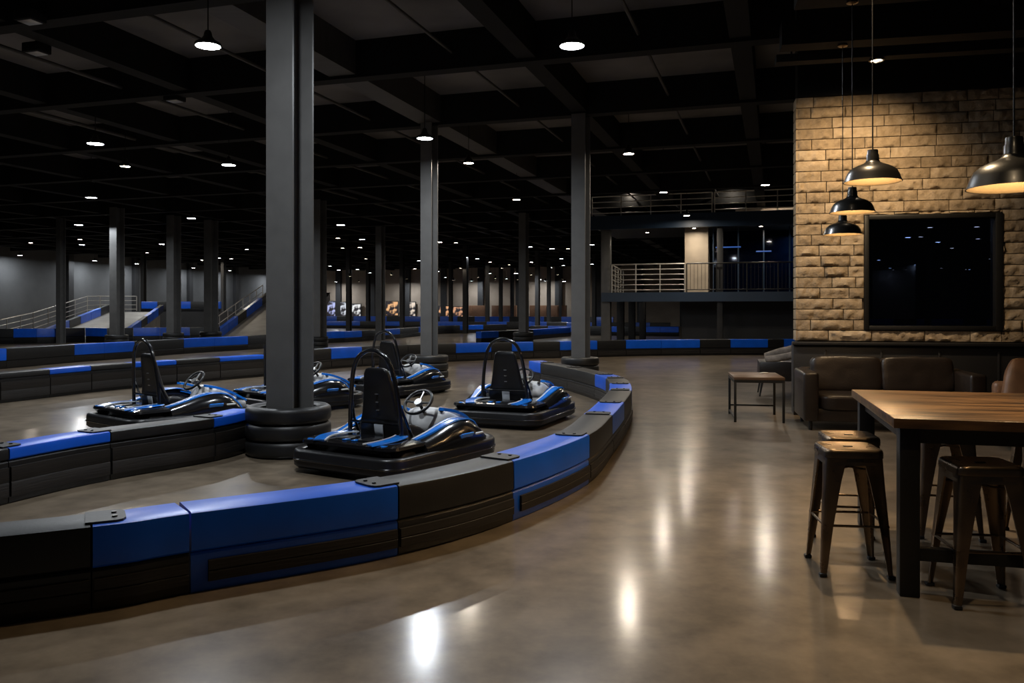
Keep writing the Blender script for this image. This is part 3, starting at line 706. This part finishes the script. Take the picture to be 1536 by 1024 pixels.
# ------------------------------------------------------------------ lounge wall (brick) with window
WL = (4.38, 12.8, 0); WR = R(-12); TH = .30; WLEN = 4.7; WTOP = 4.86; WB = 1.13
wx0, wx1, wz0, wz1 = .965, 2.865, 1.30, 3.03
def wl_local(bm, c, s, bev=0): rbox(bm, c, s, bev)
bm = NB()
for x0, x1, z0, z1 in ((0, wx0, 0, WTOP), (wx1, WLEN, 0, WTOP), (wx0, wx1, 0, wz0), (wx0, wx1, wz1, WTOP)):
    rbox(bm, ((x0+x1)/2, TH/2+.02, (z0+z1)/2), (x1-x0, TH-.04, z1-z0))
wall = struct('wall_lounge', bm, mat('mortar', (.06, .045, .032), .9, var=.2), loc=WL, rotz=WR, smooth=0)
bm = NB(); rows = 23; rh = (WTOP-WB)/rows
def brick(bm, x0, x1, z0, z1):
    if x1-x0 < .03 or z1-z0 < .02: return
    g = .006; x0 += g; x1 -= g; z0 += g; z1 -= g
    nx = max(3, int((x1-x0)/.035)); nz = 4; off = random.uniform(-.012, .012); tlt = random.uniform(-.010, .010); sd = random.random()*100
    grid = []
    for i in range(nx+1):
        col = []
        for j in range(nz+1):
            x = x0+(x1-x0)*i/nx; z = z0+(z1-z0)*j/nz
            edge = min(i, nx-i, j, nz-j)
            d = .016 if edge == 0 else .030+off+tlt*(j/nz-.5)*2+.034*noise.noise(Vector((x*11+sd, z*15, sd)))+.030*noise.noise(Vector((x*25, z*31, sd)))
            col.append(bm.verts.new((x, -d+.02, z)))
        grid.append(col)
    for i in range(nx):
        for j in range(nz): bm.faces.new((grid[i][j], grid[i+1][j], grid[i+1][j+1], grid[i][j+1]))
    bd = [grid[i][0] for i in range(nx+1)]+[grid[nx][j] for j in range(1, nz+1)]+[grid[i][nz] for i in range(nx-1, -1, -1)]+[grid[0][j] for j in range(nz-1, 0, -1)]
    bk = [bm.verts.new((v.co.x, .03, v.co.z)) for v in bd]
    for i in range(len(bd)): j = (i+1) % len(bd); bm.faces.new((bd[j], bd[i], bk[i], bk[j]))
for r_ in range(rows):
    z0 = WB+r_*rh; z1 = z0+rh; x = -.3*random.random()
    while x < WLEN:
        w = random.choice((.34, .42, .5, .62, .74)); a, b = max(x, 0), min(x+w, WLEN); x += w
        if z1 > wz0+.02 and z0 < wz1-.02:
            zz0, zz1 = z0, z1
            if a < wx0 and b > wx0: brick(bm, a, wx0, z0, z1)
            elif b <= wx0: brick(bm, a, b, z0, z1)
            if a < wx1 and b > wx1: brick(bm, wx1, b, z0, z1)
            elif a >= wx1: brick(bm, a, b, z0, z1)
            if b > wx0 and a < wx1:
                aa, bb = max(a, wx0), min(b, wx1)
                if z0 < wz0: brick(bm, aa, bb, z0, wz0)
                if z1 > wz1: brick(bm, aa, bb, wz1, z1)
        else: brick(bm, a, b, z0, z1)
o = obj('brick_facing', bm, M_BRICK, wall, smooth=60)
bm = NB()   # end face bricks
for r_ in range(rows): rbox(bm, (-.006, TH/2, WB+(r_+.5)*rh), (.03, TH, rh-.012), .006)
obj('brick_return', bm, M_BRICK, wall)
bm = NB(); rbox(bm, (WLEN/2-.02, -.02, WB/2-.02), (WLEN+.08, .06, WB-.06), .004)
for k in range(6): rbox(bm, (.4+k*.8, -.055, .52), (.03, .02, .95), .003)
rbox(bm, (-.035, TH/2, WB/2-.02), (.03, TH, WB-.06), .004)
obj('wainscot', bm, M_WAIN, wall)
bm = NB(); rbox(bm, (WLEN/2-.03, -.05, WB-.035), (WLEN+.1, .14, .05), .008); obj('ledge', bm, M_WAIN, wall)
bm = NB(); rbox(bm, (WLEN/2-.03, -.06, .06), (WLEN+.06, .03, .12), .004)
struct('baseboard_lounge', bm, M_WAIN, loc=WL, rotz=WR)
win = bpy.data.objects.new('window_1', None); C.objects.link(win); win.location = WL; win.rotation_euler.z = WR; win['kind'] = 'structure'
bm = NB(); fw = .065
for x0, x1, z0, z1 in ((wx0, wx0+fw, wz0, wz1), (wx1-fw*1.5, wx1, wz0, wz1), (wx0+fw, wx1-fw*1.5, wz0, wz0+fw), (wx0+fw, wx1-fw*1.5, wz1-fw, wz1)):
    rbox(bm, ((x0+x1)/2, .09, (z0+z1)/2), (x1-x0, .24, z1-z0), .006)
obj('window_frame', bm, M_IRON, win)
bm = NB(); rbox(bm, ((wx0+wx1)/2, .10, (wz0+wz1)/2), (wx1-wx0-.1, .012, wz1-wz0-.1)); obj('window_pane', bm, M_GLASS, win, smooth=0)

# lounge ceiling with dark beams
def lw(x, y): c, s = math.cos(WR), math.sin(WR); return (WL[0]+c*x-s*y, WL[1]+s*x+c*y)
bm = NB(); rbox(bm, (WLEN/2+1, .1, (WTOP+CZ)/2), (WLEN+2, .3, CZ-WTOP)); obj('bulkhead', bm, M_BEAM, wall, smooth=0)
for y0, wd, z0, z1 in ((-1.885, .2, WTOP, WTOP+.10), (-2.5, .3, WTOP+.02, WTOP+.32), (-4.02, .3, WTOP+.02, WTOP+.32), (-5.95, .3, WTOP+.02, WTOP+.32), (-7.47, .3, WTOP, WTOP+.32), (-9.6, .3, WTOP, WTOP+.32)):
    bm = NB(); prism(bm, [lw(-.5, y0+wd/2), lw(WLEN+2, y0+wd/2), lw(WLEN+2, y0-wd/2), lw(-.5, y0-wd/2)], z0, z1)
    for x in (-.3, 2.2, 4.5): p = lw(x, y0); cyl(bm, (p[0], p[1], z1-.01), (p[0], p[1], CZ), .012, 6)
    obj('lounge_joist', bm, M_BEAM, ceil, smooth=0)
# recessed spot washing the brick
def can(px, py, label, energy, aim, xy=None, size=104):
    Y = F*(WTOP-.02-EYE)/(HZ-py); x, y = xy or at(px, Y)
    t = thing('ceiling_spotlight', label, 'lamp', (x, y, WTOP))
    bm = NB(); lathe(bm, [(0, 0), (.085, 0), (.095, -.03), (.075, -.035), (.07, -.01), (0, -.008)], 24); obj('bezel', bm, M_SHADE, t)
    bm = NB(); lathe(bm, [(0, -.02), (.068, -.02)], 24); obj('lens', bm, M_CAN, t, smooth=0)
    ld = bpy.data.lights.new('spot_beam', 'SPOT'); ld.energy = energy; ld.color = (1., .74, .44); ld.spot_size = R(104); ld.spot_blend = .95; ld.shadow_soft_size = .06
    lo = bpy.data.objects.new('spot_beam', ld); C.objects.link(lo); lo.parent = t; lo.location = (0, 0, -.06)
    d = Vector(aim)-Vector((x, y, WTOP-.06)); ld.spot_size = R(size); lo.rotation_euler = d.to_track_quat('-Z', 'Y').to_euler()
    return t
can(1315, 90, 'small warm recessed spotlight in the dark lounge ceiling', 430, (5.0, 12.6, 2.9))

can(1315, -114, 'unseen warm spotlight added to light the lounge floor', 480, (1.7, 5.0, 0), lw(-.45, -5.95), 108)  # added out of view, warms the floor beside the table
can(1315, -114, 'unseen warm spotlight added to light the stools', 130, (2.5, 4.8, .4), lw(-.3, -9.6), 66)  # added out of view, brings out the metal of the stools

# ------------------------------------------------------------------ pendants of the lounge
def lounge_pendant(px, py, Y, dia, label, top):
    x, y = at(px, Y); z = EYE+(HZ-py)*Y/F
    t = thing('dome_pendant', label, 'lamp', (x, y, z), 0, 'black dome pendants of the lounge')
    s = dia/.46; r = .23
    out = [(.040, .27), (.043, .262), (.043, .235), (.050, .225), (.050, .185), (.060, .165), (.085, .150), (.120, .138), (.160, .118), (.190, .092), (.208, .060), (.220, .025), (.232, .0)]
    bm = NB(); lathe(bm, [(0, .272*s)]+[(a*s, b*s) for a, b in out]+[(.226*s, .0)]+[((a-.008)*s, (b-.006)*s) for a, b in reversed(out[5:-1])]+[(.0, .140*s)], 44)
    obj('shade', bm, M_SHADE, t, smooth=40)
    bm = NB(); lathe(bm, [(.2245*s, .002*s)]+[((a-.011)*s, (b-.009)*s) for a, b in reversed(out[6:-1])]+[(0, .128*s)], 44); obj('lining', bm, M_LINING, t, smooth=60)
    bm = NB(); lathe(bm, [(0, .05*s), (.020*s, .053*s), (.033*s, .066*s), (.036*s, .082*s), (.030*s, .10*s), (.018*s, .115*s), (.014*s, .13*s)], 20); obj('bulb', bm, M_BULB, t, smooth=60)
    bm = NB(); cyl(bm, (0, 0, .27*s), (0, 0, top-z), .006, 8); obj('cord', bm, M_IRON, t)
    bm = NB(); lathe(bm, [(0, top-z), (.06, top-z), (.06, top-z-.02), (.02, top-z-.035), (0, top-z-.035)], 20); obj('ceiling_rose', bm, M_BRONZE, t)
    return t
lounge_pendant(1309, 273, 7.0, .46, 'black dome pendant lamp, highest of the three in a row by the brick', WTOP+.02)
lounge_pendant(1278.5, 319, 8.85, .46, 'black dome pendant lamp, middle one of the row of three by the brick', WTOP+.02)
lounge_pendant(1264, 352, 10.3, .46, 'black dome pendant lamp, lowest and smallest of the row of three', WTOP+.02)
lounge_pendant(1521, 282, 5.4, .56, 'large black dome pendant lamp at the right edge above the table', WTOP)

# ------------------------------------------------------------------ sofas
sofa = thing('leather_sofa', 'dark brown two-seat leather sofa below the lounge window', 'sofa', (3.88, 11.1, 0), WR)
SL, SD = 2.24, 1.0
bm = NB(); rbox(bm, (SL/2, SD/2+.02, .20), (SL-.10, SD-.1, .17), .02); obj('base', bm, M_LEATHER, sofa)
bm = NB(); rbox(bm, (SL/2, SD-.10, .46), (SL-.1, .2, .66), .05); obj('back_frame', bm, M_LEATHER, sofa)
for x in (.1, SL-.1):
    bm = NB(); rbox(bm, (x, SD/2, .445), (.20, SD, .65), .035, seg=3); obj('armrest', bm, M_LEATHER, sofa)
for k in (0, 1):
    w = (SL-.40)/2; x = .20+w*(k+.5)
    bm = NB(); cushion(bm, (x, .43, .37), (w-.01, .84, .22), 8, wrinkle=.006); obj('seat_cushion', bm, M_LEATHER, sofa, smooth=60)
    bm = NB(); cushion(bm, (x, .76, .70), (w+.01, .22, .50), 8, cuts=11, rot=Matrix.Rotation(-.16, 4, 'X'), wrinkle=.012, puff=.03); obj('back_cushion', bm, M_LEATHER, sofa, smooth=60)
for x, y in ((.1, .07), (SL-.1, .07), (.1, SD-.07), (SL-.1, SD-.07)):
    bm = NB(); cyl(bm, (x, y, 0), (x, y, .13), .025, 12); obj('leg', bm, M_IRON, sofa)
# tan armchair at the right edge
ax, ay = at(1568, 9.4)
arm = thing('leather_armchair', 'tan leather armchair at the right edge behind the table', 'armchair', (ax, ay, 0), R(-18))
bm = NB(); rbox(bm, (0, 0, .25), (.9, .9, .28), .05); obj('base', bm, M_TAN, arm)
bm = NB(); cushion(bm, (0, -.03, .42), (.66, .74, .2), 5); obj('seat_cushion', bm, M_TAN, arm, smooth=60)
bm = NB(); rbox(bm, (0, .38, .45), (.9, .18, .62), .06, seg=3); obj('back_frame', bm, M_TAN, arm)
bm = NB(); cushion(bm, (0, .2, .71), (.74, .2, .58), 5.5, cuts=9, rot=Matrix.Rotation(-.22, 4, 'X') @ Matrix.Rotation(.22, 4, 'Y'), wrinkle=.014); obj('back_cushion', bm, M_TAN, arm, smooth=60)
for x in (-.38, .38):
    bm = NB(); rbox(bm, (x, -.03, .36), (.16, .84, .40), .05, seg=3); obj('armrest', bm, M_TAN, arm)
    for y in (-.36, .36):
        bm = NB(); cyl(bm, (x, y, 0), (x, y, .13), .025, 10); obj('leg', bm, M_IRON, arm)
# lounge chair peeping out behind the wall end
lx, ly = at(1139, 15.4)
lch = thing('lounge_chair', 'dark lounge chair with cushions half hidden behind the brick wall end', 'armchair', (lx, ly, 0), R(-14))
bm = NB(); rbox(bm, (.55, .45, .47), (1.1, .9, .36), .03); obj('base', bm, M_LEATHER, lch)
bm = NB(); rbox(bm, (.95, .5, .78), (.22, .9, .42), .05, rot=Matrix.Rotation(.3, 4, 'Y')); obj('backrest', bm, M_LEATHER, lch)
bm = NB(); tube(bm, spline([(.12, .10, .68), (.35, .05, .72), (.55, .08, .76), (.75, .05, .84), (1.0, .1, .95)], 4), .07, 10); obj('throw_fold', bm, M_THROW, lch, smooth=60)
bm = NB(); tube(bm, spline([(.15, .75, .70), (.4, .8, .79), (.65, .75, .86), (.95, .78, 1.0)], 4), .075, 10); obj('throw_fold', bm, M_THROW, lch, smooth=60)
for x, y in ((.06, .06), (.06, .84), (1.04, .06), (1.04, .84)):
    bm = NB(); tube(bm, [(x, y, .31), (x+(-.05 if x < .5 else .05), y, 0)], [.022, .013], 8); obj('leg', bm, M_IRON, lch)

# ------------------------------------------------------------------ side table
st = thing('side_table', 'small square wooden side table with black metal frame left of the sofa', 'side table', (*gp(1101, 633), 0), R(-10))
sw_, sd_, sh_ = .70, 1.0, .645
bm = NB(); rbox(bm, (sw_/2, sd_/2, sh_-.02), (sw_, sd_, .04), .004); obj('tabletop', bm, M_WOOD2, st)
bm = NB()
for x in (.0175, sw_-.0175): rbox(bm, (x, sd_/2, sh_-.06), (.035, sd_, .04))
for y in (.0175, sd_-.0175): rbox(bm, (sw_/2, y, sh_-.06), (sw_-.07, .034, .039))
obj('top_frame', bm, M_IRON, st, smooth=0)
for x in (.0175, sw_-.0175):
    for y in (.0175, sd_-.0175):
        bm = NB(); rbox(bm, (x, y, (sh_-.08)/2), (.035, .035, sh_-.08), .003); obj('leg', bm, M_IRON, st)
bm = NB(); rbox(bm, (.0175, sd_/2, .06), (.026, sd_-.07, .026)); obj('foot_rail', bm, M_IRON, st, smooth=0)
bm = NB(); rbox(bm, (sw_/2, sd_-.0175, .14), (sw_-.07, .024, .024)); obj('foot_rail', bm, M_IRON, st, smooth=0)
nx_, ny_ = at(1146, 12.6)
bm = NB(); cushion(bm, (0, 0, .008), (.13, .08, .016), 3, cuts=3, wrinkle=.006); tag(obj('paper_napkin', bm, mat('pale_paper', (.5, .46, .4), .8, var=.1), loc=(nx_, ny_, sh_), rotz=.3), 'small pale crumpled napkin lying on the side table', 'napkin')

# ------------------------------------------------------------------ high table
TX, TY = gp(1340.5, 627, 1.0); TR = R(-15); TLn, TDp = 2.3, 1.74
tb = thing('bar_table', 'high dark wooden bar table with thick black legs', 'table', (TX, TY, 0), TR)
bm = NB(); rbox(bm, (TLn/2, TDp/2, .972), (TLn, TDp, .056), .005); obj('tabletop', bm, M_WOOD, tb)
bm = NB()
for y in (.09, TDp-.09): rbox(bm, (TLn/2, y, .90), (TLn-.14, .05, .085))
for x in (.10, TLn-.10): rbox(bm, (x, TDp/2, .90), (.05, TDp-.25, .085))
obj('apron', bm, M_IRON, tb, smooth=0)
for x in (.09, TLn-.09):
    for y in (.09, TDp-.09):
        bm = NB(); rbox(bm, (x, y, .472), (.105, .105, .944), .006); obj('leg', bm, M_IRON, tb)
bm = NB(); rbox(bm, (TLn/2, .09, .235), (TLn-.285, .06, .07), .004); obj('foot_rail', bm, M_IRON, tb)

# ------------------------------------------------------------------ metal stools
def stool():
    t = thing('bar_stool', 'x', 'stool', group='metal stools around the bar table')
    H = .76; a = .17; f = .205
    bm = NB(); top = []
    for s_, z in ((.335, H-.050), (.345, H-.052), (.345, H-.022), (.338, H-.008), (.320, H), (.27, H-.002), (.20, H-.006)):
        top.append([Vector((x, y, z)) for x, y in rr(s_, s_, .05*s_/.34, 5)])
    loft(bm, top); s = obj('seat', bm, M_BRONZE, t, smooth=40)
    bm = NB(); rbox(bm, (0, 0, H-.004), (.055, .022, .006), .002); obj('hand_slot', bm, M_RUBBER, s)
    bm = NB(); rings = []
    for s_, z in ((.318, H-.048), (.335, H-.095), (.322, H-.095), (.306, H-.048)): rings.append([Vector((x, y, z)) for x, y in rr(s_, s_, .05, 5)])
    rings.append([v.copy() for v in rings[0]]); loft(bm, rings, caps=False); bmesh.ops.remove_doubles(bm, verts=bm.verts, dist=1e-5); obj('skirt', bm, M_BRONZE, t, smooth=40)
    for sx in (-1, 1):
        for sy in (-1, 1):
            rings = []
            for z, c, arm, th in ((H-.055, .163, .115, .010), (H-.20, .172, .088, .010), (.30, .192, .058, .010), (.05, .207, .036, .010), (.012, .209, .032, .010)):
                sec = [(c, c-arm), (c, c-.018), (c-.006, c-.006), (c-.018, c), (c-arm, c), (c-arm, c-th), (c-.022, c-th), (c-th, c-.022), (c-th, c-arm)]
                rings.append([Vector((sx*x, sy*y, z)) for x, y in sec])
            bm = NB(); loft(bm, rings); lg = obj('leg', bm, M_BRONZE, t, smooth=45)
            bm = NB(); rbox(bm, (sx*.196, sy*.196, .012), (.044, .044, .022), .006); obj('rubber_foot', bm, M_RUBBER, lg)
    bm = NB()
    for sx, sy, ex, ey in ((-1, -1, 1, -1), (1, -1, 1, 1), (1, 1, -1, 1), (-1, 1, -1, -1)):
        bm = NB(); c = .184; cyl(bm, (sx*c, sy*c, .305), (ex*c, ey*c, .305), .008, 8); obj('foot_rail', bm, M_BRONZE, t)
    for y in (1, -1):
        bm = NB(); rbox(bm, (0, 0, H-.13), (.44, .022, .008), rot=R(45*y)); obj('cross_brace', bm, M_BRONZE, t, smooth=0)
    return t
s1 = stool(); s1.location = (2.085, 5.175, 0); s1.rotation_euler.z = R(-7)
s1['label'] = 'bronze metal bar stool at the near left end of the table, seat fully seen'
dup(s1, (2.285, 5.66, 0), R(-9), 'bronze metal bar stool directly behind the left end stool')
dup(s1, (2.60, 4.63, 0), R(-7), 'bronze metal bar stool nearest the camera, in front of the bar table')
dup(s1, (3.10, 5.98, 0), R(-14), 'bronze metal bar stool on the far side of the table, left one')
dup(s1, (3.74, 5.84, 0), R(-14), 'bronze metal bar stool on the far side of the table, by the right edge')

# ------------------------------------------------------------------ world, camera
w = bpy.data.worlds.new('world'); sc.world = w; w.use_nodes = True
w.node_tree.nodes['Background'].inputs['Color'].default_value = (.55, .6, .7, 1); w.node_tree.nodes['Background'].inputs['Strength'].default_value = .02
cd = bpy.data.cameras.new('camera'); cam = bpy.data.objects.new('camera', cd); C.objects.link(cam)
cam.location = (0, 0, EYE); cam.rotation_euler = (R(90), 0, 0); cd.sensor_width = 36; cd.lens = F/1536*36
cd.shift_y = -(512-HZ)/1536; cd.clip_end = 300
sc.camera = cam
sc.view_settings.view_transform = 'Standard'; sc.view_settings.look = 'None'; sc.view_settings.gamma = 1; sc.view_settings.use_curve_mapping = False
sc.view_settings.exposure = 0.17
sc.cycles.use_denoising = True; sc.cycles.use_adaptive_sampling = False; sc.cycles.sample_clamp_direct = 45.
sc.cycles.max_bounces = 6; sc.cycles.diffuse_bounces = 3; sc.cycles.glossy_bounces = 3; sc.cycles.transparent_max_bounces = 12
sc.cycles.sample_clamp_indirect = 2.0
